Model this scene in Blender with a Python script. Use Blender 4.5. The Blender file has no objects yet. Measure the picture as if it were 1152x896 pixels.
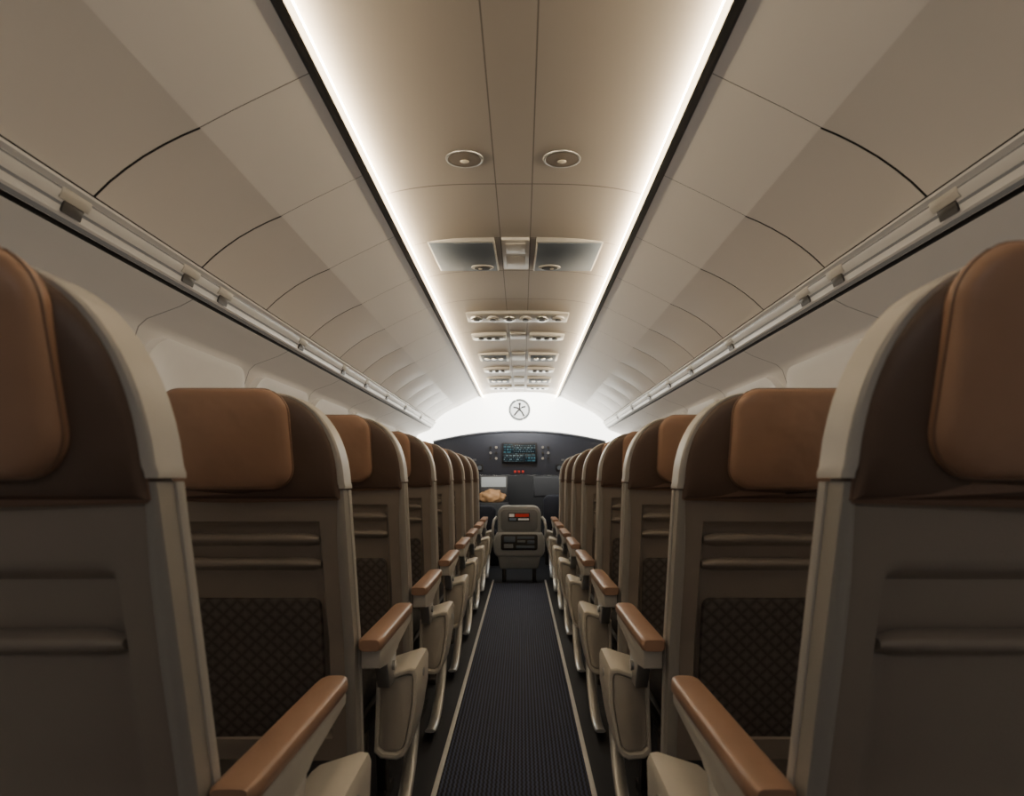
import bpy, bmesh, math, random
from mathutils import Vector, Matrix, noise
COL = bpy.context.scene.collection
CAMZ = 1.03

# ------------------------------------------------------------ materials
def lin(c):
    return tuple(((v/255)/12.92 if v/255 <= .04045 else ((v/255+.055)/1.055)**2.4) for v in c)+(1,)

def mat(name, col, rough=.5, metal=0, var=.12, nscale=12, bump=0, bscale=300, emit=0, emitcol=None, coat=0, bdist=.002):
    m = bpy.data.materials.new(name); m.use_nodes = True
    nt = m.node_tree; b = nt.nodes['Principled BSDF']
    b.inputs['Roughness'].default_value = rough
    b.inputs['Metallic'].default_value = metal
    b.inputs['Coat Weight'].default_value = coat
    tc = nt.nodes.new('ShaderNodeTexCoord')
    n = nt.nodes.new('ShaderNodeTexNoise'); n.inputs['Scale'].default_value = nscale; n.inputs['Detail'].default_value = 4
    nt.links.new(tc.outputs['Object'], n.inputs['Vector'])
    mx = nt.nodes.new('ShaderNodeMix'); mx.data_type = 'RGBA'
    c = lin(col)
    mx.inputs['A'].default_value = tuple(v*(1-var) for v in c[:3])+(1,)
    mx.inputs['B'].default_value = tuple(min(1, v*(1+var)) for v in c[:3])+(1,)
    nt.links.new(n.outputs['Fac'], mx.inputs['Factor'])
    nt.links.new(mx.outputs['Result'], b.inputs['Base Color'])
    if bump:
        n2 = nt.nodes.new('ShaderNodeTexNoise'); n2.inputs['Scale'].default_value = bscale
        nt.links.new(tc.outputs['Object'], n2.inputs['Vector'])
        bp = nt.nodes.new('ShaderNodeBump'); bp.inputs['Strength'].default_value = bump; bp.inputs['Distance'].default_value = bdist
        nt.links.new(n2.outputs['Fac'], bp.inputs['Height'])
        nt.links.new(bp.outputs['Normal'], b.inputs['Normal'])
    if emit:
        b.inputs['Emission Color'].default_value = lin(emitcol or col)
        b.inputs['Emission Strength'].default_value = emit
    return m

def math_node(nt, op, a, b=None):
    n = nt.nodes.new('ShaderNodeMath'); n.operation = op
    for i, v in enumerate((a, b)):
        if v is None: continue
        if isinstance(v, (int, float)): n.inputs[i].default_value = v
        else: nt.links.new(v, n.inputs[i])
    return n.outputs[0]

def add_lines(m, lines, dark=.35):
    """lines: list of (axis, position, halfwidth) or (axis, start, halfwidth, pitch)"""
    nt = m.node_tree; b = nt.nodes['Principled BSDF']
    g = nt.nodes.new('ShaderNodeNewGeometry')
    s = nt.nodes.new('ShaderNodeSeparateXYZ'); nt.links.new(g.outputs['Position'], s.inputs[0])
    tot = None
    for L in lines:
        c = s.outputs[{'x': 0, 'y': 1, 'z': 2}[L[0]]]
        if len(L) == 4:
            v = math_node(nt, 'SUBTRACT', c, L[1]-L[3]*100)
            v = math_node(nt, 'MODULO', v, L[3])
            v = math_node(nt, 'LESS_THAN', v, 2*L[2])
        else:
            v = math_node(nt, 'SUBTRACT', c, L[1]); v = math_node(nt, 'ABSOLUTE', v)
            v = math_node(nt, 'LESS_THAN', v, L[2])
        tot = v if tot is None else math_node(nt, 'MAXIMUM', tot, v)
    old = b.inputs['Base Color'].links[0].from_socket
    mx = nt.nodes.new('ShaderNodeMix'); mx.data_type = 'RGBA'; mx.blend_type = 'MULTIPLY'
    nt.links.new(tot, mx.inputs['Factor']); nt.links.new(old, mx.inputs['A'])
    mx.inputs['B'].default_value = (dark, dark, dark, 1)
    nt.links.new(mx.outputs['Result'], b.inputs['Base Color'])
    return m

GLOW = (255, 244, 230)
FILL = .06  # faint glow added to linings, bin doors, surrounds and rails as ambient fill
M = {}
M['ceil'] = add_lines(mat('ceiling_panel', (164, 157, 150), .5, var=.04, nscale=3),
    [('x', -.058, .0018), ('x', .058, .0018), ('y', 2.01, .003), ('y', 2.46, .002), ('y', 2.85, .003), ('y', 3.3, .003), ('y', 4.0, .003), ('y', 4.7, .003)], .35)
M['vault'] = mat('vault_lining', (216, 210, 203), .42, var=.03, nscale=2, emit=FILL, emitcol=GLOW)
M['rearv'] = mat('rear_lining_dimmed', (160, 155, 150), .5, var=.03, nscale=2)  # darker, non-glowing lining colour stands in for the unlit rear section
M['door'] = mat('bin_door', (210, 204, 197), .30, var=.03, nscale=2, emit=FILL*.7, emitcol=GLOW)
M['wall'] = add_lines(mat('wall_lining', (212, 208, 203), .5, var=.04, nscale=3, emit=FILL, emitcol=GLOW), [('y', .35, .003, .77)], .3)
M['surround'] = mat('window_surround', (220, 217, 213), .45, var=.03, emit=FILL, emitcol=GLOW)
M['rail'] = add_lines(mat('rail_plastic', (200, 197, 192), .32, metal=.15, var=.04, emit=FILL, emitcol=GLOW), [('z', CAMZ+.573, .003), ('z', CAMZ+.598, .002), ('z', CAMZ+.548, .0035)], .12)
M['dark'] = mat('dark_seal', (12, 11, 12), .5)
M['seam'] = mat('seam_gap_shade', (70, 65, 60), .6)
M['led'] = mat('led_tube', (255, 244, 214), .5, emit=66, emitcol=(255, 233, 196))
M['diff'] = mat('led_diffuser', (255, 248, 232), .5, emit=7, emitcol=(255, 226, 178))
M['frame'] = mat('frame_plastic', (162, 159, 154), .42, var=.05, bump=.1)
M['frame2'] = mat('frame_plastic_light', (192, 189, 184), .42, var=.05, bump=.1)
M['cover'] = mat('side_cover_plastic', (208, 203, 194), .4, var=.05, bump=.1)
M['cover2'] = mat('side_cover_inset', (178, 172, 163), .45, var=.05, bump=.1)
M['panel'] = mat('back_shell_plastic', (150, 141, 133), .40, var=.06, bump=.15)
M['tan'] = mat('tan_leather', (170, 135, 113), .40, var=.1, nscale=8, bump=.7, bscale=14, bdist=.008)
M['tan2'] = mat('tan_piping', (130, 103, 87), .42, var=.1)
M['brown'] = mat('brown_leather', (100, 82, 73), .45, var=.12, nscale=8, bump=.4, bscale=14, bdist=.005)
M['band'] = mat('brown_leather_trim', (130, 104, 90), .45, var=.12, bump=.25, bscale=350)
M['arm'] = mat('armrest_leather', (162, 130, 111), .36, var=.08, bump=.15, bscale=350)
M['fabric'] = mat('dark_seat_fabric', (48, 44, 45), .8, bump=.3, bscale=400)
M['metal'] = mat('brushed_metal', (186, 187, 187), .35, metal=.8, var=.06)
M['chrome'] = mat('chrome', (200, 198, 194), .3, metal=1, var=.03)
M['dmetal'] = mat('dark_metal', (60, 58, 58), .45, metal=.5)
M['grey'] = mat('grey_panel', (92, 102, 115), .65, var=.05)
M['white'] = mat('bulkhead_white_glow', (244, 244, 238), .5, var=.02, emit=5.5, emitcol=(252, 249, 238))  # emission built into the wall so it looks lit and brightens nearby bins
M['fascia'] = mat('fascia_paint', (52, 57, 70), .5, var=.06)
M['fasciarim'] = mat('fascia_rim', (112, 118, 130), .4)
M['black'] = mat('cockpit_dark', (20, 21, 27), .6)
M['navy'] = mat('navy_upholstery', (26, 29, 43), .7)
M['console'] = mat('console_grey', (116, 119, 122), .45, var=.05)
M['console2'] = mat('console_light', (146, 149, 150), .45, var=.05)
M['wht'] = mat('label_white', (225, 225, 222), .5, var=.02, emit=.1)
M['blue'] = mat('label_blue_grey', (110, 130, 150), .5, var=.02)
M['red'] = mat('red_indicator', (196, 56, 46), .4, emit=.08, emitcol=(220, 45, 35))
M['amber'] = mat('tan_cloth', (160, 122, 84), .7, bump=.5, bscale=60)
M['bulb'] = mat('bulb_glass', (225, 215, 198), .2)
M['lampring'] = mat('lamp_recess', (130, 120, 112), .4, metal=.1)
M['badge'] = mat('badge_pale', (214, 217, 216), .5, var=.03, emit=.5, emitcol=(214, 217, 216))
M['badgerim'] = mat('badge_silver_rim', (104, 108, 110), .4, metal=.3)
M['strip'] = mat('floor_strip', (210, 210, 208), .5, var=.08)
M['floor'] = mat('floor_dark', (23, 25, 34), .7, bump=.3, bscale=200)
M['pane'] = mat('window_pane', (206, 204, 198), .4, emit=.1, emitcol=(225, 225, 220))

def quilt():
    m = mat('quilted_fabric', (52, 44, 42), .7)
    nt = m.node_tree; b = nt.nodes['Principled BSDF']
    tc = nt.nodes.new('ShaderNodeTexCoord'); s = nt.nodes.new('ShaderNodeSeparateXYZ')
    nt.links.new(tc.outputs['Object'], s.inputs[0])
    k = 86
    a = math_node(nt, 'ADD', s.outputs[0], s.outputs[2]); d = math_node(nt, 'SUBTRACT', s.outputs[0], s.outputs[2])
    A = math_node(nt, 'ABSOLUTE', math_node(nt, 'SINE', math_node(nt, 'MULTIPLY', a, k)))
    D = math_node(nt, 'ABSOLUTE', math_node(nt, 'SINE', math_node(nt, 'MULTIPLY', d, k)))
    h = math_node(nt, 'MINIMUM', A, D)
    mx = nt.nodes.new('ShaderNodeMix'); mx.data_type = 'RGBA'
    mx.inputs['A'].default_value = lin((72, 67, 66)); mx.inputs['B'].default_value = lin((104, 97, 94))
    nt.links.new(h, mx.inputs['Factor']); nt.links.new(mx.outputs['Result'], b.inputs['Base Color'])
    bp = nt.nodes.new('ShaderNodeBump'); bp.inputs['Strength'].default_value = .4; bp.inputs['Distance'].default_value = .003
    nt.links.new(h, bp.inputs['Height']); nt.links.new(bp.outputs['Normal'], b.inputs['Normal'])
    return m
M['quilt'] = quilt()

def carpet():
    m = mat('ribbed_carpet', (30, 32, 42), .85)
    nt = m.node_tree; b = nt.nodes['Principled BSDF']
    g = nt.nodes.new('ShaderNodeNewGeometry'); s = nt.nodes.new('ShaderNodeSeparateXYZ')
    nt.links.new(g.outputs['Position'], s.inputs[0])
    wob = math_node(nt, 'MULTIPLY', math_node(nt, 'SINE', math_node(nt, 'MULTIPLY', s.outputs[1], 2*math.pi/.03)), .0012)
    xx = math_node(nt, 'ADD', s.outputs[0], wob)
    X = math_node(nt, 'SINE', math_node(nt, 'MULTIPLY', xx, 2*math.pi/.0145))
    h = math_node(nt, 'ADD', math_node(nt, 'MULTIPLY', X, .5), .5)
    mx = nt.nodes.new('ShaderNodeMix'); mx.data_type = 'RGBA'
    mx.inputs['A'].default_value = lin((9, 11, 21)); mx.inputs['B'].default_value = lin((66, 75, 104))
    nt.links.new(h, mx.inputs['Factor']); nt.links.new(mx.outputs['Result'], b.inputs['Base Color'])
    bp = nt.nodes.new('ShaderNodeBump'); bp.inputs['Strength'].default_value = .6; bp.inputs['Distance'].default_value = .004
    nt.links.new(h, bp.inputs['Height']); nt.links.new(bp.outputs['Normal'], b.inputs['Normal'])
    return m
M['carpet'] = carpet()

def screen_mat(name, w, h, c1, c2, st, dx=0):
    m = mat(name, (18, 30, 38), .2)
    nt = m.node_tree; b = nt.nodes['Principled BSDF']
    g = nt.nodes.new('ShaderNodeNewGeometry')
    mp = nt.nodes.new('ShaderNodeMapping'); mp.inputs['Rotation'].default_value = (math.radians(90), 0, 0); mp.inputs['Location'].default_value = (dx, 0, 0)
    nt.links.new(g.outputs['Position'], mp.inputs['Vector'])
    br = nt.nodes.new('ShaderNodeTexBrick')
    br.inputs['Scale'].default_value = 1; br.offset = .37; br.squash = .6; br.squash_frequency = 3
    br.inputs['Brick Width'].default_value = w; br.inputs['Row Height'].default_value = h; br.inputs['Mortar Size'].default_value = .006
    br.inputs['Color1'].default_value = lin(c1); br.inputs['Color2'].default_value = lin(c2); br.inputs['Mortar'].default_value = lin((14, 24, 30))
    nt.links.new(mp.outputs['Vector'], br.inputs['Vector'])
    nt.links.new(br.outputs['Color'], b.inputs['Emission Color']); b.inputs['Emission Strength'].default_value = st
    return m
M['scr'] = screen_mat('screen_glass', .038, .021, (140, 164, 168), (22, 38, 46), .65)
M['scr2'] = screen_mat('screen_glass_blue', .05, .03, (90, 140, 150), (24, 44, 58), .65, .02)

# ------------------------------------------------------------ mesh helpers
def finish(bm, name, m, parent=None, sgn=1, angle=40, loc=(0, 0, 0), mats=None):
    if sgn < 0:
        bmesh.ops.scale(bm, vec=(-1, 1, 1), verts=bm.verts)
    bmesh.ops.recalc_face_normals(bm, faces=bm.faces)
    me = bpy.data.meshes.new(name); bm.to_mesh(me); bm.free()
    for mm in (mats or [m]): me.materials.append(mm)
    me.shade_smooth(); me.set_sharp_from_angle(angle=math.radians(angle))
    o = bpy.data.objects.new(name, me); COL.objects.link(o)
    o.location = loc
    if parent: o.parent = parent
    return o

def rbox(x0, x1, y0, y1, z0, z1, r=.005, seg=2, bm=None):
    own = bm is None
    b2 = bmesh.new()
    bmesh.ops.create_cube(b2, size=1)
    for v in b2.verts:
        v.co = Vector(((x0+x1)/2+v.co.x*(x1-x0), (y0+y1)/2+v.co.y*(y1-y0), (z0+z1)/2+v.co.z*(z1-z0)))
    r = min(r, .49*min(abs(x1-x0), abs(y1-y0), abs(z1-z0)))
    if r > 0: bmesh.ops.bevel(b2, geom=b2.edges[:], offset=r, segments=seg, profile=.5, affect='EDGES')
    if own: return b2
    me = bpy.data.meshes.new('t'); b2.to_mesh(me); b2.free(); bm.from_mesh(me); bpy.data.meshes.remove(me)
    return bm

def prism(pts, axis, a0, a1, r=.004, seg=2, bm=None):
    b2 = bmesh.new()
    def mkv(p, a):
        return {'x': (a, p[0], p[1]), 'y': (p[0], a, p[1]), 'z': (p[0], p[1], a)}[axis]
    A = [b2.verts.new(mkv(p, a0)) for p in pts]; B = [b2.verts.new(mkv(p, a1)) for p in pts]
    n = len(pts)
    b2.faces.new(A); b2.faces.new(B[::-1])
    for i in range(n): b2.faces.new((A[i], B[i], B[(i+1) % n], A[(i+1) % n]))
    bmesh.ops.recalc_face_normals(b2, faces=b2.faces)
    if r > 0:
        ed = [e for e in b2.edges if e.calc_face_angle(0) > .5]
        bmesh.ops.bevel(b2, geom=ed, offset=r, segments=seg, profile=.5, affect='EDGES', clamp_overlap=True)
    if bm is None: return b2
    me = bpy.data.meshes.new('t'); b2.to_mesh(me); b2.free(); bm.from_mesh(me); bpy.data.meshes.remove(me)
    return bm

def tube(pts, r, n=10, bm=None, flat=1):
    bm = bm or bmesh.new()
    P = [Vector(p) for p in pts]; rings = []
    for i, p in enumerate(P):
        t = (P[min(i+1, len(P)-1)]-P[max(i-1, 0)]).normalized()
        up = Vector((1, 0, 0)) if abs(t.x) < .9 else Vector((0, 0, 1))
        a = t.cross(up).normalized(); b = t.cross(a).normalized()
        rings.append([bm.verts.new(p+a*r*math.cos(2*math.pi*k/n)+b*r*flat*math.sin(2*math.pi*k/n)) for k in range(n)])
    for i in range(len(P)-1):
        for k in range(n):
            bm.faces.new((rings[i][k], rings[i][(k+1) % n], rings[i+1][(k+1) % n], rings[i+1][k]))
    bm.faces.new(rings[0]); bm.faces.new(rings[-1][::-1])
    return bm

def disc(bm, cx, cy, z0, z1, rx, ry=None, n=32, r=0):
    ry = ry or rx
    return prism([(cx+rx*math.cos(2*math.pi*k/n), cy+ry*math.sin(2*math.pi*k/n)) for k in range(n)], 'z', z0, z1, r, 2, bm)

def rrect(x0, x1, z0, z1, r, n=6):
    out = []
    for cx, cz, a0 in ((x1-r, z1-r, 0), (x0+r, z1-r, 90), (x0+r, z0+r, 180), (x1-r, z0+r, 270)):
        for k in range(n+1):
            a = math.radians(a0+90*k/n); out.append((cx+r*math.cos(a), cz+r*math.sin(a)))
    return out

def tag(o, label, cat, group=None, kind=None):
    o['label'] = label; o['category'] = cat
    if group: o['group'] = group
    if kind: o['kind'] = kind
    return o

def empty(name, loc):
    e = bpy.data.objects.new(name, None); e.location = loc; e.empty_display_size = .1
    COL.objects.link(e); return e

# ------------------------------------------------------------ cabin shell
Y0, Y1 = -1.2, 6.9
def strip(profile, y0, y1, sgn, name, m, ny=1, loc=(0, 0, 0), parent=None, thick=0):
    bm = bmesh.new()
    ys = [y0+(y1-y0)*j/ny for j in range(ny+1)]
    prof = list(profile)
    if thick:
        outer = []
        for i, p in enumerate(profile):
            a = Vector(profile[max(i-1, 0)]); b = Vector(profile[min(i+1, len(profile)-1)])
            t = (b-a).normalized(); nrm = Vector((-t.y, t.x))
            if nrm.y < 0: nrm = -nrm
            outer.append((p[0]+nrm.x*thick, p[1]+nrm.y*thick))
        prof = prof+outer[::-1]
    V = [[bm.verts.new((x, y, z)) for x, z in prof] for y in ys]
    n = len(prof)
    for j in range(ny):
        for i in range(n if thick else n-1):
            bm.faces.new((V[j][i], V[j][(i+1) % n], V[j+1][(i+1) % n], V[j+1][i]))
    if thick:
        bm.faces.new(V[0]); bm.faces.new(V[-1][::-1])
    return finish(bm, name, m, parent, sgn, 30, loc)

def S(o, label, cat='structure'):
    return tag(o, label, cat, kind='structure')

def zc(x):
    return CAMZ+.903+.034*(1-abs(x/.412)**3.5)

prof = [(-.412+.824*i/48, zc(-.412+.824*i/48)) for i in range(49)]
c = strip(prof, Y0, Y1, 1, 'ceiling', M['ceil'], 1, thick=.02)
S(c, 'beige curved cabin ceiling panels with seams', 'ceiling')

VA = [(.445, CAMZ+.892), (.52, CAMZ+.856), (.60, CAMZ+.817), (.685, CAMZ+.773)]
VB = [(.685, CAMZ+.773), (.725, CAMZ+.756), (.765, CAMZ+.736), (.81, CAMZ+.710), (.85, CAMZ+.682), (.885, CAMZ+.654), (.918, CAMZ+.622)]
for sgn, nm in ((-1, 'left'), (1, 'right')):
    o = strip(VA+VB[1:], Y0, .445, sgn, 'wall_upper_'+nm, M['rearv'], 1, thick=.015)
    S(o, 'smooth beige upper cabin lining', 'wall')
    W = [(.962, CAMZ+.535), (1.0, CAMZ+.515), (1.10, CAMZ+.478), (1.125, CAMZ+.455), (1.15, CAMZ+.38), (1.165, 1.25), (1.17, 1.0), (1.15, .6), (1.10, .25), (1.07, 0)]
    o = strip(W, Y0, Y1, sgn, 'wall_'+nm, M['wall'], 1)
    S(o, 'beige curved sidewall lining with panel seams', 'wall')
    R = [(.925, CAMZ+.611), (.920, CAMZ+.606), (.924, CAMZ+.590), (.934, CAMZ+.577), (.938, CAMZ+.569), (.942, CAMZ+.556), (.955, CAMZ+.544)]
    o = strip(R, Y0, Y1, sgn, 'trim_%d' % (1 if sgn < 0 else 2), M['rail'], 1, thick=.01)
    S(o, 'long layered pale rail below overhead bins', 'trim')
    o = strip([(.932, CAMZ+.635), (.934, CAMZ+.6), (.962, CAMZ+.556), (.975, CAMZ+.53)], Y0, Y1, sgn, 'trim_%d' % (3 if sgn < 0 else 4), M['dark'])
    S(o, 'dark rubber seal behind the rail', 'trim')
    C = [(.416, CAMZ+.905), (.416, CAMZ+.883), (.42, CAMZ+.881), (.430, CAMZ+.884), (.447, CAMZ+.895), (.46, CAMZ+.915)]
    o = strip(C, Y0, Y1, sgn, 'trim_%d' % (5 if sgn < 0 else 6), M['dark'])
    S(o, 'black channel edging the ceiling lights', 'trim')
    L = [(.400, CAMZ+.889), (.4148, CAMZ+.893), (.4148, CAMZ+.881), (.400, CAMZ+.881)]
    bm = bmesh.new()
    yl0, yl1 = .3, Y1
    V = [[bm.verts.new((x, y, z)) for x, z in L] for y in (yl0, yl1)]
    for i, mi in enumerate((0, 1, 1, 0)):
        f = bm.faces.new((V[0][i], V[0][(i+1) % 4], V[1][(i+1) % 4], V[1][i])); f.material_index = mi
    bm.faces.new(V[0]).material_index = 1; bm.faces.new(V[1][::-1]).material_index = 1
    o = finish(bm, 'ceiling_light_strip', None, None, sgn, mats=[M['led'], M['diff']])
    tag(o, 'long glowing warm white cove light strip', 'light', 'cove light strips')
    bm = rbox(.252, .269, Y0, 6.35, 0, .006, .002)
    o = finish(bm, 'trim_%d' % (7 if sgn < 0 else 8), M['strip'], None, sgn)
    S(o, 'pale narrow strip edging the aisle carpet', 'trim')

bm = rbox(-1.1, 1.1, Y0, 8.3, -.05, 0, 0)
S(finish(bm, 'floor', M['floor']), 'dark cabin floor under the seats', 'floor')
bm = rbox(-.25, .25, Y0, 6.15, .0005, .005, .001)
tag(finish(bm, 'aisle_carpet', M['carpet']), 'dark navy ribbed aisle carpet runner', 'carpet')

full = [(x, z) for x, z in [(0, CAMZ+.94), (.41, CAMZ+.93)]+VA+VB[1:]+[(.97, CAMZ+.54), (1.12, CAMZ+.47), (1.17, 1.1), (1.07, 0)]]
poly = full+[(-x, z) for x, z in full[::-1] if x > 0]
bm = prism(poly, 'y', Y0-.03, Y0, 0)
S(finish(bm, 'wall_back', M['rearv']), 'plain beige rear cabin wall', 'wall')

up = [(x, z) for x, z in full if z > CAMZ+.4]
up = up+[(1.17, 1.1), (1.165, 1.06)]
poly = up+[(-x, z) for x, z in up[::-1] if x > 0]
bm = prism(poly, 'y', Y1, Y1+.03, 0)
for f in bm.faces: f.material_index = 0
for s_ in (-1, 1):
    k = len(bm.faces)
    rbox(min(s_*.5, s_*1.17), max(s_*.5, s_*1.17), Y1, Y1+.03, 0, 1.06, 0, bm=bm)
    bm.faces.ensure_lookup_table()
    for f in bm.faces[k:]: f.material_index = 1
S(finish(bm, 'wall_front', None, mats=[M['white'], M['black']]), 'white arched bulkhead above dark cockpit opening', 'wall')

bm = bmesh.new()
rbox(-.9, .9, 8.2, 8.23, 0, 1.7, 0, bm=bm); rbox(-.93, -.9, Y1+.03, 8.23, 0, 1.7, 0, bm=bm)
rbox(.9, .93, Y1+.03, 8.23, 0, 1.7, 0, bm=bm); rbox(-.93, .93, Y1+.03, 8.23, 1.7, 1.73, 0, bm=bm)
S(finish(bm, 'wall_cockpit', M['black']), 'dark cockpit interior walls', 'wall')

# ------------------------------------------------------------ windows in wide folded surrounds
def window(sgn, y, n):
    bm = bmesh.new()
    def wx(z):
        pts = [(1.53, 1.10), (1.485, 1.125), (1.41, 1.15), (1.25, 1.165), (1.0, 1.17), (.6, 1.15)]
        for (z1, x1), (z0, x0) in zip(pts, pts[1:]):
            if z0 <= z <= z1: return x0+(x1-x0)*(z-z0)/(z1-z0)
        return 1.13
    rings = []
    for (hw, hh, zc_, off, rr) in ((.345, .27, 1.21, 0, .10), (.34, .265, 1.21, .028, .10), (.30, .245, 1.20, .030, .12), (.20, .20, 1.16, .006, .12), (.14, .17, 1.14, .004, .11), (.13, .16, 1.14, .001, .10)):
        out = rrect(-hw, hw, zc_-hh, zc_+hh, rr, 8)
        rings.append([bm.verts.new((wx(q)-off, y+p, q)) for p, q in out])
    for A, B in zip(rings, rings[1:]):
        for i in range(len(A)): bm.faces.new((A[i], A[(i+1) % len(A)], B[(i+1) % len(A)], B[i]))
    f = bm.faces.new(rings[-1]); f.material_index = 1
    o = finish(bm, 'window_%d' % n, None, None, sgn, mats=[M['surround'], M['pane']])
    S(o, 'rounded cabin window with pale folded surround', 'window')
n = 1
for sgn in (-1, 1):
    for k in range(8):
        window(sgn, .735+.77*k, n); n += 1

# ------------------------------------------------------------ overhead bins
def bin_proto(sgn, ln):
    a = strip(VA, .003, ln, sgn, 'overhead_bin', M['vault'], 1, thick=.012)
    bm = bmesh.new()
    ny = 10; V = []
    m_ = len(VB)
    def belly(i, j):
        return .004*math.sin(math.pi*i/(m_-1))*math.sin(math.pi*j/ny) if 0 < j < ny else 0
    ya, yb = .0075, ln-.0005
    for j in range(ny+1):
        y = ya+(yb-ya)*j/ny
        V.append([bm.verts.new((x-.7*belly(i, j), y, z-.7*belly(i, j))) for i, (x, z) in enumerate(VB)])
    W2 = []
    for j in range(ny+1):
        y = ya+(yb-ya)*j/ny
        W2.append([bm.verts.new((x+.004, y, z+.004)) for x, z in VB])
    for j in range(ny):
        for i in range(m_-1):
            bm.faces.new((V[j][i], V[j][i+1], V[j+1][i+1], V[j+1][i]))
            bm.faces.new((W2[j][i], W2[j][i+1], W2[j+1][i+1], W2[j+1][i]))
    for i in range(m_-1):
        bm.faces.new((V[0][i], V[0][i+1], W2[0][i+1], W2[0][i])); bm.faces.new((V[-1][i], V[-1][i+1], W2[-1][i+1], W2[-1][i]))
    for j in range(ny):
        bm.faces.new((V[j][0], V[j+1][0], W2[j+1][0], W2[j][0])); bm.faces.new((V[j][-1], V[j+1][-1], W2[j+1][-1], W2[j][-1]))
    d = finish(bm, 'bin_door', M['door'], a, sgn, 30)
    g1 = strip([(x+.0003, z+.0005) for x, z in VB], .0005, .0073, sgn, 'door_gap_shade', M['dark'], 1, parent=a, thick=.004)  # dark strip put in the door gap in place of its shadow
    g2_ = strip([(x+.0002, z+.0004) for x, z in VA], .0003, .0031, sgn, 'panel_gap_shade', M['seam'], 1, parent=a, thick=.004)  # fainter strip painting the shade of the upper panel gap
    return [a, d, g1, g2_]
PITCH = .47
def copy_tree(objs, loc):
    mp = {}
    for o in objs:
        c = o.copy(); mp[o] = c; COL.objects.link(c)
    for o in objs:
        if o.parent in mp: mp[o].parent = mp[o.parent]
    mp[objs[0]].location = loc
    return mp[objs[0]]
for sgn in (-1, 1):
    pr = bin_proto(sgn, PITCH)
    tag(pr[0], 'closed beige overhead bin with curved door', 'overhead bin', 'overhead bins along the cabin')
    pr[0].location = (0, .45, 0)
    k = 1
    while .45+PITCH*(k+1) < Y1-.02:
        copy_tree(pr, (0, .45+PITCH*k, 0)); k += 1
    yl = .45+PITCH*k
    pl = bin_proto(sgn, Y1-yl-.002); pl[0].location = (0, yl, 0)
    tag(pl[0], 'closed beige overhead bin with curved door', 'overhead bin', 'overhead bins along the cabin')

def latch_proto(sgn):
    pts = [(.921, CAMZ+.606), (.9185, CAMZ+.604), (.9225, CAMZ+.589), (.930, CAMZ+.579), (.94, CAMZ+.60)]
    bm = prism(pts, 'y', -.05, .04, .0015, 1)
    o = finish(bm, 'rail_latch', M['frame2'], None, sgn)
    pts = [(.9325, CAMZ+.582), (.929, CAMZ+.579), (.9345, CAMZ+.566), (.9375, CAMZ+.556), (.945, CAMZ+.565)]
    bm = prism(pts, 'y', -.032, .028, .0015, 1)
    d = finish(bm, 'latch_button', M['dmetal'], o, sgn)
    return [o, d]
for sgn in (-1, 1):
    pr = latch_proto(sgn); pr[0].location = (0, 1.35, 0)
    tag(pr[0], 'small pale latch with dark button on rail', 'latch', 'latches on the overhead rail')
    for y in (1.82, 2.03, 2.75, 3.4, 3.9, 4.5, 5.2, 6.0): copy_tree(pr, (0, y, 0))

# ------------------------------------------------------------ ceiling fixtures
for i, s in enumerate((-1, 1)):
    x = s*.143; y = 1.85; z = zc(x)
    bm = bmesh.new()
    n = 36; R = []
    for (r, dz) in ((.056, .001), (.055, -.003), (.051, -.004), (.048, -.002), (.036, .001)):
        R.append([bm.verts.new((r*math.cos(2*math.pi*k/n), .88*r*math.sin(2*math.pi*k/n), dz)) for k in range(n)])
    for A, B in zip(R, R[1:]):
        for k in range(n): bm.faces.new((A[k], A[(k+1) % n], B[(k+1) % n], B[k]))
    o = finish(bm, 'downlight', M['metal'], loc=(x, y, z))
    tag(o, 'round recessed ceiling downlight with metal ring', 'ceiling light', 'recessed downlights')
    bm = bmesh.new(); disc(bm, 0, 0, -.003, -.001, .048, .042)
    finish(bm, 'lamp_recess', M['lampring'], o)
    bm = bmesh.new(); bmesh.ops.create_uvsphere(bm, u_segments=16, v_segments=8, radius=.009)
    bmesh.ops.scale(bm, vec=(1.5, 1, .4), verts=bm.verts)
    finish(bm, 'bulb', M['bulb'], o, loc=(0, .008, -.004))

def zslab(x0, x1):
    return min(zc(x0), zc(x1))
for s in (-1, 1):
    z = zslab(.08, .33)
    bm = prism([(.083, 2.455), (.345, 2.455), (.335, 2.80), (.076, 2.80)], 'z', z-.003, z+.02, .003)
    o = finish(bm, 'service_panel', M['frame'], None, s)
    tag(o, 'blue grey ceiling service panel with reading light', 'service panel', 'large service panels')
    bm = prism([(.088, 2.463), (.338, 2.463), (.329, 2.791), (.081, 2.791)], 'z', z-.006, z, .002)
    finish(bm, 'panel_face', M['grey'], o, s)
    bm = bmesh.new(); disc(bm, .145, 2.735, z-.012, z-.004, .048, .03, r=.003)
    finish(bm, 'reading_light', M['frame'], o, s)
    bm = bmesh.new(); disc(bm, .145, 2.735, z-.0145, z-.011, .034, .02)
    finish(bm, 'lens', M['dark'], o, s)
    bm = bmesh.new(); disc(bm, .155, 2.735, z-.016, z-.013, .008)
    finish(bm, 'bulb', M['bulb'], o, s)
z = zc(.06)
bm = rbox(-.055, .055, 2.455, 2.80, z-.012, z+.02, .004)
o = tag(finish(bm, 'centre_plate', M['frame2']), 'pale plate between the two service panels', 'ceiling plate')
finish(rbox(-.04, .04, 2.485, 2.60, z-.015, z, .003), 'inset', M['frame2'], o); finish(rbox(-.04, .04, 2.63, 2.77, z-.015, z, .003), 'inset', M['frame2'], o)

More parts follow.
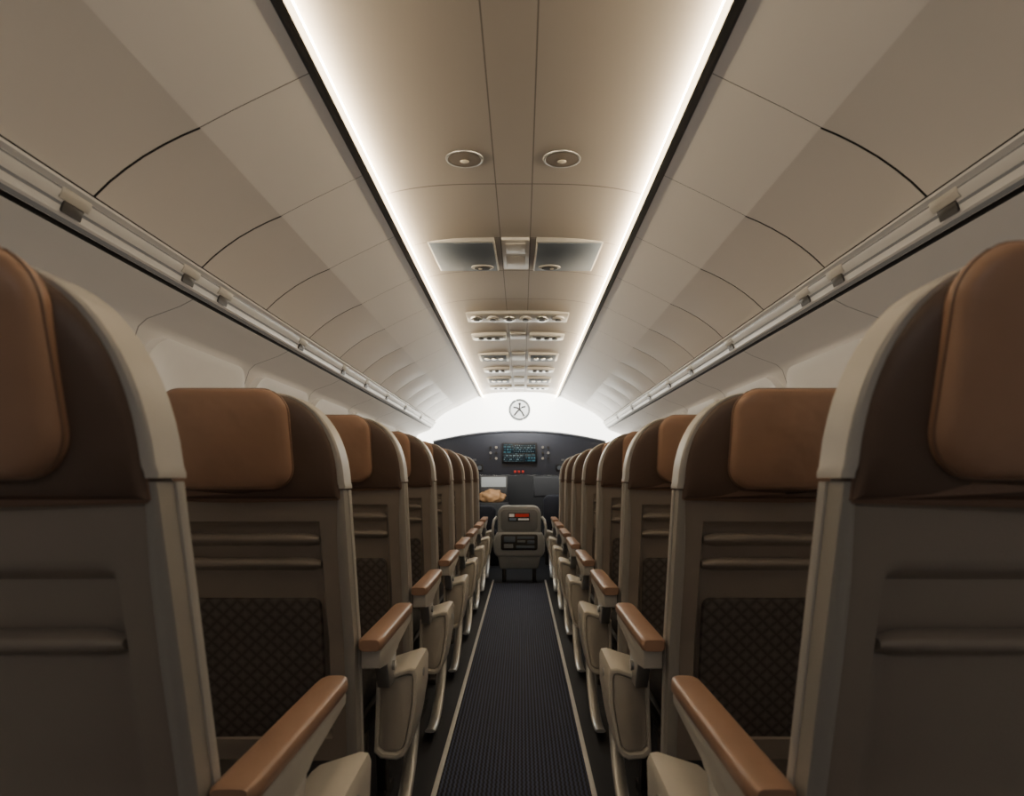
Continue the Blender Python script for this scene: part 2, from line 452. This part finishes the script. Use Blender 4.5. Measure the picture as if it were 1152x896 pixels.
z = zc(.28)
bm = rbox(-.29, .29, 3.53, 3.73, z-.01, z+.02, .005)
o = finish(bm, 'vent_panel', M['frame'])
tag(o, 'wide ceiling air vent panel with metal outlets', 'air vent')
for k in range(6):
    x = -.235+.094*k
    bm = bmesh.new(); disc(bm, x, 3.63, z-.02, z-.009, .036, .06, r=.004)
    v = finish(bm, 'vent_outlet', M['chrome'] if k % 2 == 0 else M['frame2'], o)
    bm = bmesh.new(); disc(bm, x, 3.63, z-.023, z-.019, .018, .03, r=.001)
    finish(bm, 'vent_core', M['dmetal'], v)

for y, dark, ln in ((4.13, 0, .16), (4.83, 1, .27), (5.4, 0, .18), (5.95, 1, .26), (6.45, 0, .2)):
    for s in (-1, 1):
        z = zslab(.07, .29)
        bm = rbox(.075, .30, y-ln/2, y+ln/2, z-.010, z+.02, .006)
        o = finish(bm, 'passenger_service_unit', M['frame2'], None, s)
        tag(o, 'small ceiling service unit with dark insets', 'service unit', 'small ceiling service units')
        bm = rbox(.092, .283, y-ln/2+.018, y+ln/2-.018, z-.014, z-.006, .003)
        finish(bm, 'inset', M['grey'] if dark else M['metal'], o, s)
        for xx in (.135, .188, .241):
            bm = bmesh.new(); disc(bm, xx, y, z-.020, z-.011, .018, .03, r=.002)
            finish(bm, 'air_nozzle', M['dark'] if not dark else M['chrome'], o, s)
    bm = rbox(-.05, .05, y-ln/2, y+ln/2, zc(.05)-.012, zc(.05)+.02, .005)
    tag(finish(bm, 'centre_plate', M['frame2']), 'pale plate between small service units', 'ceiling plate')

# ------------------------------------------------------------ seats
def base(z):
    return -(z-.62)*.24 if z > .62 else -(z-.62)*.10
def P(x, z, off): return (x-.25, base(z)+off, z)
RY = -.048   # rear face offset of the shell

def pillow(outline, yf, yr, bulge, e=3.0, bm=None, rings=(1, .985, .95, .88, .75, .55, .3), side=0):
    bm = bm or bmesh.new()
    cx = sum(p[0] for p in outline)/len(outline); cz = sum(p[1] for p in outline)/len(outline)
    def ring(s, o): return [bm.verts.new(P(cx+(x-cx)*s, cz+(z-cz)*s, o)) for x, z in outline]
    R = []
    if side:
        for k in range(9):
            a = math.pi*.92*k/8
            R.append(ring(1-side+side*math.sin(a), yf+(yr-yf)*(1-math.cos(a))/2))
        s_last = 1-side+side*math.sin(math.pi*.92)
        rings = tuple(r for r in (.9, .82, .7, .5, .3) if r < s_last-.01)
        for s in rings:
            R.append(ring(s, yr-bulge*(1-(s/s_last)**2.0)))
    else:
        R.append(ring(1, yf))
        for s in rings:
            R.append(ring(s, yr-bulge*(1-s**e)**(1/e)))
    n = len(outline)
    for A, B in zip(R, R[1:]):
        for i in range(n): bm.faces.new((A[i], A[(i+1) % n], B[(i+1) % n], B[i]))
    c = bm.verts.new(P(cx, cz, yr-bulge))
    for i in range(n): bm.faces.new((R[-1][i], R[-1][(i+1) % n], c))
    bm.faces.new(R[0])
    return bm

TOP = 1.24
def corner(inset=0, n=14, z0=1.03):
    pts = []
    rx, rz = .15, TOP-1.03
    for k in range(n+1):
        a = math.pi/2*k/n
        x = rx-rx*math.cos(a)**(2/2.2); z = 1.03+rz*math.sin(a)**(2/2.2)
        pts.append((x, z))
    if inset:
        out = []
        for i, p in enumerate(pts):
            a = Vector(pts[max(i-1, 0)]); b = Vector(pts[min(i+1, n)])
            t = (b-a).normalized(); nr = Vector((t.y, -t.x))
            w = inset if isinstance(inset, (int, float)) else inset(i/n)
            out.append((p[0]+nr.x*w, p[1]+nr.y*w))
        pts = out
    return pts

def band_mesh(outer, inner, yr, yf, bm):
    rows = []
    for (xo, zo), (xi, zi) in zip(outer, inner):
        b1 = .004
        sec = [(xo, zo, yf), (xo, zo, yr+b1), (xo+(xi-xo)*.3, zo+(zi-zo)*.3, yr), (xo+(xi-xo)*.85, zo+(zi-zo)*.85, yr), (xi, zi, yr+b1*.7), (xi, zi, yf)]
        rows.append([bm.verts.new(P(*q)) for q in sec])
    n = 6
    for A, B in zip(rows, rows[1:]):
        for i in range(n): bm.faces.new((A[i], A[(i+1) % n], B[(i+1) % n], B[i]))
    bm.faces.new(rows[0]); bm.faces.new(rows[-1][::-1])

def mir(pts): return [(.5-x, z) for x, z in pts]
BACK = set()
def seat_proto(sgn, near=False):
    root = empty('airplane_seat', (0, 0, 0)); parts = [root]
    def add(bm, name, m, parent=root, isback=False, angle=40, mats=None, label=None):
        o = finish(bm, name, m, parent, sgn, angle, mats=mats); parts.append(o)
        if isback: BACK.add(name)
        if label: o['label'] = label
        return o
    zs = [.30, .36, .45, .55, .62, .7, .8, .9, 1.012]
    for f in (lambda p: p, mir):
        bm = bmesh.new()
        band_mesh(f([(0.005, z) for z in zs]), f([(.018+.012*min(1, (1.02-z)/.15), z) for z in zs]), RY-.006, -.005, bm)
        add(bm, 'seat_frame', M['frame'], isback=True, label='greyish hard plastic side frame')
        bm = bmesh.new()
        band_mesh(f([(0.0, z) for z in zs]), f([(.008, z) for z in zs]), -.014, 0, bm)
        add(bm, 'frame_edge', M['frame2'], isback=True)
    out = [(-.001, 1.016), (-.002, 1.022)]+corner(); w = lambda t: .014*(1-t)**.7+.003
    inn = [(.014, 1.016), (.014, 1.022)]+corner(w)
    for f in (lambda p: p, mir):
        bm = bmesh.new()
        band_mesh(f(out), f(inn), RY-.012, .004, bm)
        add(bm, 'headrest_frame', M['frame2'], isback=True, label='pale curved frame cap around headrest')
    left = [(.011, .99)]+corner(lambda t: .011*(1-t)**.7+.001)
    outl = left+mir(left)[::-1]
    add(pillow(outl, -.005, RY-.002, .034, 3), 'backrest_cover', M['brown'], isback=True, label='dark brown leather upper backrest cover')
    outl = [(.012, .988), (.012, 1.045), (.05, 1.028), (.12, 1.010), (.25, 1.004), (.38, 1.010), (.45, 1.028), (.488, 1.045), (.488, .988), (.25, .982)]
    bm = bmesh.new()
    F = [bm.verts.new(P(x, z, -.03)) for x, z in outl]; B = [bm.verts.new(P(x, z, RY-.010-.022*(1-(abs(x-.25)/.25)**2))) for x, z in outl]
    bm.faces.new(F); bm.faces.new(B[::-1])
    for i in range(len(outl)): bm.faces.new((F[i], F[(i+1) % len(outl)], B[(i+1) % len(outl)], B[i]))
    bmesh.ops.bevel(bm, geom=bm.edges[:], offset=.003, segments=2, affect='EDGES')
    add(bm, 'leather_band', M['band'], isback=True)
    x0 = .075 if near else .105
    pad = rrect(x0, .5-x0, 1.015, 1.245, .055, 9)
    hp = add(pillow(pad, RY-.01, RY-.058, .014, 3.2, side=.12), 'headrest', M['tan'], isback=True, angle=85, label='tan leather headrest cushion')
    bm = bmesh.new()
    tp = [P(.25+(x-.25)*.995, 1.13+(z-1.13)*.995, RY-.040) for x, z in pad]
    tube(tp+[tp[0]], .0018, 6, bm)
    add(bm, 'piping', M['tan2'], hp)
    bm = bmesh.new(); nx, nz = 44, 70
    def ss(a, b, v):
        t = max(0, min(1, (v-a)/(b-a))); return t*t*(3-2*t)
    ztop = .905 if near else .93
    dep = .028 if near else .022
    def off(x, z):
        d = min(ss(.066, .080, x), ss(.066, .080, .5-x), ss(.36, .375, z), 1-ss(ztop-.008, ztop+.006, z))
        if near: d = max(0, min(d, 1-ss(0, .03, math.hypot(max(0, .11-min(x, .5-x)), max(0, z-(ztop-.035)))-.035)))
        return RY-.008*math.sin(math.pi*x/.5)+dep*d
    V = [[bm.verts.new(P(.012+.476*i/nx, .30+.695*j/nz, off(.012+.476*i/nx, .30+.695*j/nz))) for i in range(nx+1)] for j in range(nz+1)]
    for j in range(nz):
        for i in range(nx): bm.faces.new((V[j][i], V[j][i+1], V[j+1][i+1], V[j+1][i]))
    add(bm, 'back_shell', M['panel'], isback=True, label='taupe plastic seat back shell with recess')
    for z in ((.815,) if near else (.885, .822)):
        prof = [(.004, .020), (-.024, .016), (-.030, .010), (-.030, .003), (-.020, -.004), (.004, -.014)]
        bm = bmesh.new(); rows = []
        for i in range(13):
            t = i/12; x = .072+.356*t; e = 1 if 0 < i < 12 else .6
            rows.append([bm.verts.new(P(x, z+q*e, RY+.012+p*e)) for p, q in prof])
        for A, B in zip(rows, rows[1:]):
            for i in range(6): bm.faces.new((A[i], A[(i+1) % 6], B[(i+1) % 6], B[i]))
        bm.faces.new(rows[0]); bm.faces.new(rows[-1][::-1])
        add(bm, 'ledge', M['panel'], isback=True, angle=60)
    if not near:
        pk = rrect(.084, .416, .345, .735, .02, 4)
        add(pillow(pk, RY+.02, RY+.010, .014, 4), 'seat_pocket', M['quilt'], isback=True, label='dark quilted fabric seat pocket')
    left = [(.03, .42)]+corner(.025)
    outl = left+mir(left)[::-1]
    bm = bmesh.new()
    cx, cz = .25, .85; rings = []
    for s, o in ((1, .004), (1, .014), (.96, .028), (.85, .036), (.5, .04)):
        rings.append([bm.verts.new(P(cx+(x-cx)*s, cz+(z-cz)*s, o)) for x, z in outl])
    for A, B in zip(rings, rings[1:]):
        for i in range(len(A)): bm.faces.new((A[i], A[(i+1) % len(A)], B[(i+1) % len(A)], B[i]))
    bm.faces.new(rings[-1])
    add(bm, 'backrest_cushion', M['brown'], isback=True)
    add(rbox(-.22, .22, .05, .47, .35, .445, .035, 4), 'seat_cushion', M['fabric'], label='dark fabric seat cushion')
    add(rbox(-.23, .23, .06, .46, .31, .365, .01), 'seat_pan', M['dmetal'])
    for side in (0, 1):
        f = (lambda x: x-.25) if side == 0 else (lambda x: .25-x)
        xa, xb = sorted((f(-.056), f(-.008)))
        pts = [(-.03, .594), (.40, .598), (.425, .588), (.42, .568), (.32, .556), (.22, .544), (.20, .535), (.14, .53), (.06, .53), (-.03, .545)]
        am = add(prism(pts, 'x', xa, xb, .004, 2), 'armrest', M['frame2'], label='pale plastic armrest support')
        xa, xb = sorted((f(-.063), f(-.001)))
        bm = bmesh.new(); rows = []
        ys = [-.045, -.035, 0, .1, .2, .3, .38, .415, .43, .438]
        for y in ys:
            k = 1
            if y > .41: k = {.415: .95, .43: .78, .438: .5}[y]
            if y == -.045: k = .8
            hw = (xb-xa)/2*k; cx = (xa+xb)/2; zt = .624; zb = .592; h = (zt-zb)/2*(.6+.4*k); c_ = (zt+zb)/2
            ring = []
            for q in range(16):
                a = 2*math.pi*q/16; ca, sa = math.cos(a), math.sin(a)
                ring.append(bm.verts.new((cx+hw*math.copysign(abs(ca)**.4, ca), y, c_+h*math.copysign(abs(sa)**.5, sa))))
            rows.append(ring)
        for A, B in zip(rows, rows[1:]):
            for i in range(16): bm.faces.new((A[i], A[(i+1) % 16], B[(i+1) % 16], B[i]))
        bm.faces.new(rows[0]); bm.faces.new(rows[-1][::-1])
        add(bm, 'armrest_pad', M['arm'], am, angle=50, label='tan leather armrest pad')
        if side == 0:
            bk = add(prism([(.06, .545), (.20, .545), (.17, .45), (.11, .45)], 'x', xa+.010, xb-.016, .004, 2), 'bracket', M['metal'], am, label='metal hinge bracket')
            bm = bmesh.new(); tube([(xa+.002, .14, .505), (xa+.014, .14, .505)], .014, 16, bm)
            add(bm, 'hinge_cap', M['metal'], am)
    def cover_ring(k, y, lo=0):
        o = [(-.004, .455), (-.020, .468), (-.098, .492), (-.114, .490), (-.120, .476), (-.120, .40), (-.108, .32), (-.098, .272), (-.087, .255), (-.068, .246), (-.022, .250), (-.004, .266)]
        cx, cz = -.060, .37
        return [(cx+(x-cx)*k-.25, y+(.495-z)*-.16+.03, cz+(z-cz)*(k+lo)) for x, z in o]
    NC = 12
    bm = bmesh.new()
    rows = [[bm.verts.new(q) for q in cover_ring(k, y, lo)] for y, k, lo in ((.142, .78, .06), (.130, .80, .06), (.127, .82, .06), (.127, .95, 0), (.130, .985, 0), (.135, 1, 0), (.34, 1, 0), (.346, .97, 0))]
    for A, B in zip(rows, rows[1:]):
        for i in range(NC): bm.faces.new((A[i], A[(i+1) % NC], B[(i+1) % NC], B[i]))
    bm.faces.new(rows[0]); bm.faces.new(rows[-1][::-1])
    sc_ = add(bm, 'side_cover', M['cover'], angle=28, label='pale angular shield shaped cover below armrest')
    bm = bmesh.new()
    rows = [[bm.verts.new(q) for q in cover_ring(k, y, .06)] for y, k in ((.145, .76), (.136, .76), (.134, .73))]
    for A, B in zip(rows, rows[1:]):
        for i in range(NC): bm.faces.new((A[i], A[(i+1) % NC], B[(i+1) % NC], B[i]))
    bm.faces.new(rows[0]); bm.faces.new(rows[-1][::-1])
    add(bm, 'cover_inset', M['cover2'], sc_)
    bm = bmesh.new()
    tube([(-.25-.122, .26, .45), (-.25-.110, .26, .45)], .012, 14, bm)
    add(bm, 'cover_bolt', M['metal'], sc_)
    bm = bmesh.new(); pts = []
    for k in range(15):
        a = math.radians(-5+k*8.0)
        pts.append((-.25-.058, .16+.31*math.cos(a), .32-.29*math.sin(a)))
    tube(pts, .007, 12, bm, flat=3.0)
    add(bm, 'curved_leg', M['metal'], label='curved flat metal foot bar')
    for x in (-.22, .17):
        pts = [(-.02, 0), (.48, 0), (.48, .03), (.425, .035), (.385, .32), (.335, .32), (.375, .035), (.075, .035), (.15, .32), (.10, .32), (.02, .035), (-.02, .03)]
        add(prism(pts, 'x', x-.016, x+.016, .003, 1), 'seat_leg', M['dmetal'])
    return parts

ROWS = [.87, 1.63, 2.39, 3.16, 3.93, 4.70, 5.47, 6.22]
STR = {0: 1.035, 1: .972}
for sgn in (-1, 1):
    near = seat_proto(sgn, True)
    tag(near[0], 'aisle seat with taupe shell and single ledge', 'airplane seat', 'passenger seats along the aisle')
    near[0].location = (sgn*.64, ROWS[0], 0)
    for ch in near[1:]:
        if ch.name.split('.')[0] in BACK and ch.parent == near[0]:
            ch.scale.z = STR[0]; ch.location.z = -.62*(STR[0]-1)
    parts = seat_proto(sgn)
    root = parts[0]
    tag(root, 'aisle passenger seat, taupe shell and tan leather headrest', 'airplane seat', 'passenger seats along the aisle')
    root.location = (sgn*.64, ROWS[2], 0)
    for i, y in enumerate(ROWS):
        if i in (0, 2): continue
        new = copy_tree(parts, (sgn*.64, y, 0))
        if i in STR:
            for ch in new.children:
                if ch.name.split('.')[0] in BACK:
                    ch.scale.z = STR[i]; ch.location.z = -.62*(STR[i]-1)

# ------------------------------------------------------------ front end
N = 24
top = [(-.93+1.86*i/N, CAMZ+.39+.115*(1-((-.93+1.86*i/N)/.93)**2)) for i in range(N+1)]
bm = prism([(.93, 0), (.5, 0), (.5, 1.06), (-.5, 1.06), (-.5, 0), (-.93, 0)]+top, 'y', 6.80, 6.895, .006)
fa = finish(bm, 'instrument_fascia', M['fascia'])
tag(fa, 'dark curved instrument fascia around the cockpit opening', 'instrument panel')
bm = bmesh.new(); tube([(x, 6.80, z) for x, z in top], .012, 8, bm)
finish(bm, 'fascia_rim', M['fasciarim'], fa)
bm = rbox(-.19, .19, 6.775, 6.805, CAMZ+.16, CAMZ+.38, .008)
sc = finish(bm, 'display_screen', M['black'], fa)
finish(rbox(-.17, -.065, 6.770, 6.78, CAMZ+.27, CAMZ+.362, .002), 'screen_glass', M['scr2'], sc)
finish(rbox(-.055, .17, 6.770, 6.78, CAMZ+.27, CAMZ+.362, .002), 'screen_glass', M['scr'], sc)
finish(rbox(-.17, .05, 6.770, 6.78, CAMZ+.178, CAMZ+.262, .002), 'screen_glass', M['scr'], sc)
finish(rbox(.06, .17, 6.770, 6.78, CAMZ+.178, CAMZ+.262, .002), 'screen_glass', M['scr2'], sc)
for s in (-1, 1):
    for r in range(3):
        for q in range(2):
            bm = bmesh.new()
            x = s*(.25+.06*q); z = CAMZ+.33-.06*r
            tube([(x, 6.785, z), (x, 6.803, z)], .014, 12, bm)
            finish(bm, 'knob', M['dmetal'] if (r+q) % 2 else M['metal'], fa)
    for q in range(4):
        finish(rbox(s*.55-.1+.05*q, s*.55-.065+.05*q, 6.795, 6.803, CAMZ+.185, CAMZ+.205, 0), 'fascia_marking', M['console'], fa)
    g = finish(prism(rrect(s*.5-.11, s*.5+.11, CAMZ+.07, CAMZ+.15, .015, 3), 'y', 6.790, 6.803, .003), 'gauge_cluster', M['black'], fa)
    for q in range(3):
        bm = bmesh.new(); xx = s*.5-.07+.07*q
        tube([(xx, 6.784, CAMZ+.11), (xx, 6.792, CAMZ+.11)], .024, 18, bm)
        finish(bm, 'gauge', M['grey'], g)
for q in range(3):
    finish(rbox(-.06+.042*q, -.035+.042*q, 6.79, 6.803, CAMZ+.055, CAMZ+.08, .003), 'red_readout', M['red'], fa)

cz = CAMZ+.745; yy = 6.885
bm = bmesh.new()
tube([(.0+.107*math.cos(2*math.pi*k/40), yy, cz+.107*math.sin(2*math.pi*k/40)) for k in range(41)], .012, 8, bm)
em = finish(bm, 'emblem', M['badgerim'])
tag(em, 'round silver rimmed badge with leaping figure on bulkhead', 'emblem')
bm = prism([(.105*math.cos(2*math.pi*k/40), cz+.105*math.sin(2*math.pi*k/40)) for k in range(40)], 'y', 6.888, 6.898, 0)
finish(bm, 'badge_disc', M['badge'], em)
for pts in ([(-.058, -.062), (-.03, -.026), (0, .004), (.03, .026), (.064, .034)],
            [(.05, -.07), (.028, -.028), (0, .004), (-.03, .022), (-.066, .026)],
            [(0, .004), (.002, .03), (.002, .05)]):
    bm = bmesh.new(); tube([(x, yy-.003, cz+z) for x, z in pts], .0085, 8, bm)
    finish(bm, 'emblem_stroke', M['dmetal'], em)
bm = bmesh.new(); bmesh.ops.create_uvsphere(bm, u_segments=14, v_segments=8, radius=.015)
finish(bm, 'emblem_dot', M['dmetal'], em, loc=(.002, yy, cz+.064))

js = empty('jump_seat', (0, 6.3, 0))
tag(js, 'grey folded crew seat with small red display', 'crew seat')
def ja(bm, name, m, parent=js, label=None):
    o = finish(bm, name, m, parent)
    if label: o['label'] = label
    return o
shell = [(-.215, .44)]+[(-.215+.08*(1-math.cos(math.radians(a))), .675+.08*math.sin(math.radians(a))) for a in range(0, 91, 15)]
shell = shell+[(-x, z) for x, z in shell[::-1]]
bb = ja(prism(shell, 'y', -.05, .10, .02, 4), 'backrest', M['console2'])
ja(prism(rrect(-.185, .185, .50, .72, .05, 6), 'y', -.056, -.04, .006, 2), 'backrest_inset', M['console'], bb)
tr = ja(prism([(-.25, .29), (-.22, .25), (.22, .25), (.25, .29), (.258, .42), (.225, .49), (-.225, .49), (-.258, .42)], 'y', -.09, .12, .025, 4), 'seat_base', M['console2'])
ja(prism([(-.19, .13), (.19, .13), (.215, .27), (-.215, .27)], 'y', -.075, .12, .015, 3), 'lower_skirt', M['console'])
dp = ja(rbox(-.11, .105, -.064, -.053, .60, .685, .004), 'display', M['dmetal'], bb)
ja(rbox(-.10, -.05, -.068, -.062, .645, .675, 0), 'white_display', M['wht'], bb)
ja(rbox(-.10, -.03, -.068, -.062, .61, .633, 0), 'blue_display', M['blue'], bb)
ja(rbox(-.04, .095, -.068, -.062, .645, .675, 0), 'red_display', M['red'], bb)
ja(rbox(-.01, .095, -.068, -.062, .612, .630, 0), 'white_display', M['wht'], bb)
kp = ja(prism(rrect(-.18, .18, .32, .475, .02, 4), 'y', -.10, -.086, .004), 'moulded_panel', M['dmetal'], tr)
for x0, x1, z0, z1, mm in ((-.15, -.04, .40, .455, 'grey'), (-.02, .15, .43, .455, 'grey'), (-.02, .06, .395, .415, 'console'), (.08, .15, .385, .415, 'grey'), (-.15, -.06, .34, .38, 'console'), (-.03, .15, .34, .365, 'grey')):
    ja(prism(rrect(x0, x1, z0, z1, .006, 3), 'y', -.106, -.097, .003), 'panel_tile', M[mm], kp)
for s in (-1, 1):
    ja(rbox(s*.15-.02, s*.15+.02, -.06, .10, 0, .15, .008), 'leg', M['dmetal'])
    bm = bmesh.new(); tube([(s*.225, .0, .64), (s*.25, -.02, .61), (s*.262, -.04, .55), (s*.262, -.05, .47), (s*.25, -.04, .42)], .014, 10, bm)
    ja(bm, 'side_arm', M['metal'])

# cockpit contents
o = finish(prism([(-.50, 0), (-.13, 0), (-.13, .74), (-.50, .74)], 'y', 7.40, 7.80, .01), 'side_console', M['black'])
tag(o, 'black side console cabinet in cockpit', 'console')
bm = bmesh.new()
bmesh.ops.create_icosphere(bm, subdivisions=4, radius=1)
for v in bm.verts:
    d = 1+.28*noise.noise(v.co*2.2)+.12*noise.noise(v.co*5)
    v.co = Vector((v.co.x*.15*d-.33, 7.55+v.co.y*.10*d, .80+max(v.co.z*.09*d, -.06)))
o = finish(bm, 'folded_blanket', M['amber'], angle=80)
tag(o, 'crumpled tan blanket lying on the side console', 'blanket')
o = finish(rbox(-.49, -.15, 7.74, 7.77, .745, 1.06, .01), 'side_monitor', M['dmetal'])
tag(o, 'grey side screen standing on the cockpit console', 'monitor')
finish(rbox(-.47, -.17, 7.73, 7.742, .92, 1.04, 0), 'screen_glass', M['console2'], o)
o = finish(rbox(.16, .50, 7.45, 7.50, .80, 1.05, .01), 'side_monitor', M['black'])
tag(o, 'unlit dark monitor in cockpit', 'monitor')
finish(rbox(.18, .48, 7.44, 7.452, .82, 1.03, 0), 'screen_glass', M['black'], o)
finish(rbox(.30, .36, 7.47, 7.52, 0, .82, .01), 'stand', M['dmetal'], o)
for s in (-1, 1):
    r = empty('pilot_seat', (s*.42, 7.12, 0))
    tag(r, 'dark navy upholstered pilot seat', 'pilot seat', 'pilot seats')
    finish(prism(rrect(-.15, .15, .42, .72 if s < 0 else .84, .07, 6), 'y', -.05, .05, .02, 3), 'backrest', M['navy'], r)
    finish(rbox(-.16, .16, -.03, .20, .34, .44, .03, 3), 'seat_cushion', M['navy'], r)
    finish(rbox(-.05, .05, .05, .15, 0, .35, .01), 'pedestal', M['dmetal'], r)

# ------------------------------------------------------------ lights
def area(name, loc, rot, sx, sy, e, col=(1, .95, .86)):
    l = bpy.data.lights.new(name, 'AREA'); l.shape = 'RECTANGLE'; l.size = sx; l.size_y = sy; l.energy = e; l.color = col
    o = bpy.data.objects.new(name, l); o.location = loc; o.rotation_euler = rot; COL.objects.link(o); return o
area('bulkhead_fill_light', (0, 6.45, CAMZ+.85), (math.radians(75), 0, 0), .7, .05, 8, (1, 1, .97))  # unseen light added to brighten the white bulkhead
area('cockpit_lamp', (0, 7.6, 1.65), (0, 0, 0), .6, .4, 2)
area('rear_fill_light', (0, -1.12, 1.62), (math.radians(95), 0, 0), 1.2, .25, 2.6, (1, .96, .9))  # unseen fill added behind the camera for the near seat backs

w = bpy.data.worlds.new('world'); bpy.context.scene.world = w; w.use_nodes = True
w.node_tree.nodes['Background'].inputs[0].default_value = (.02, .02, .02, 1)
w.node_tree.nodes['Background'].inputs[1].default_value = .3

# ------------------------------------------------------------ camera
cam = bpy.data.cameras.new('camera'); co = bpy.data.objects.new('camera', cam); COL.objects.link(co)
co.location = (.025, 0, CAMZ); co.rotation_euler = (math.radians(90), 0, 0)
cam.sensor_width = 36; cam.lens = 22.19; cam.shift_x = -11/1152; cam.shift_y = 90/1152; cam.clip_start = .02
cam.dof.use_dof = True; cam.dof.focus_distance = 3.0; cam.dof.aperture_fstop = 4.5
bpy.context.scene.camera = co
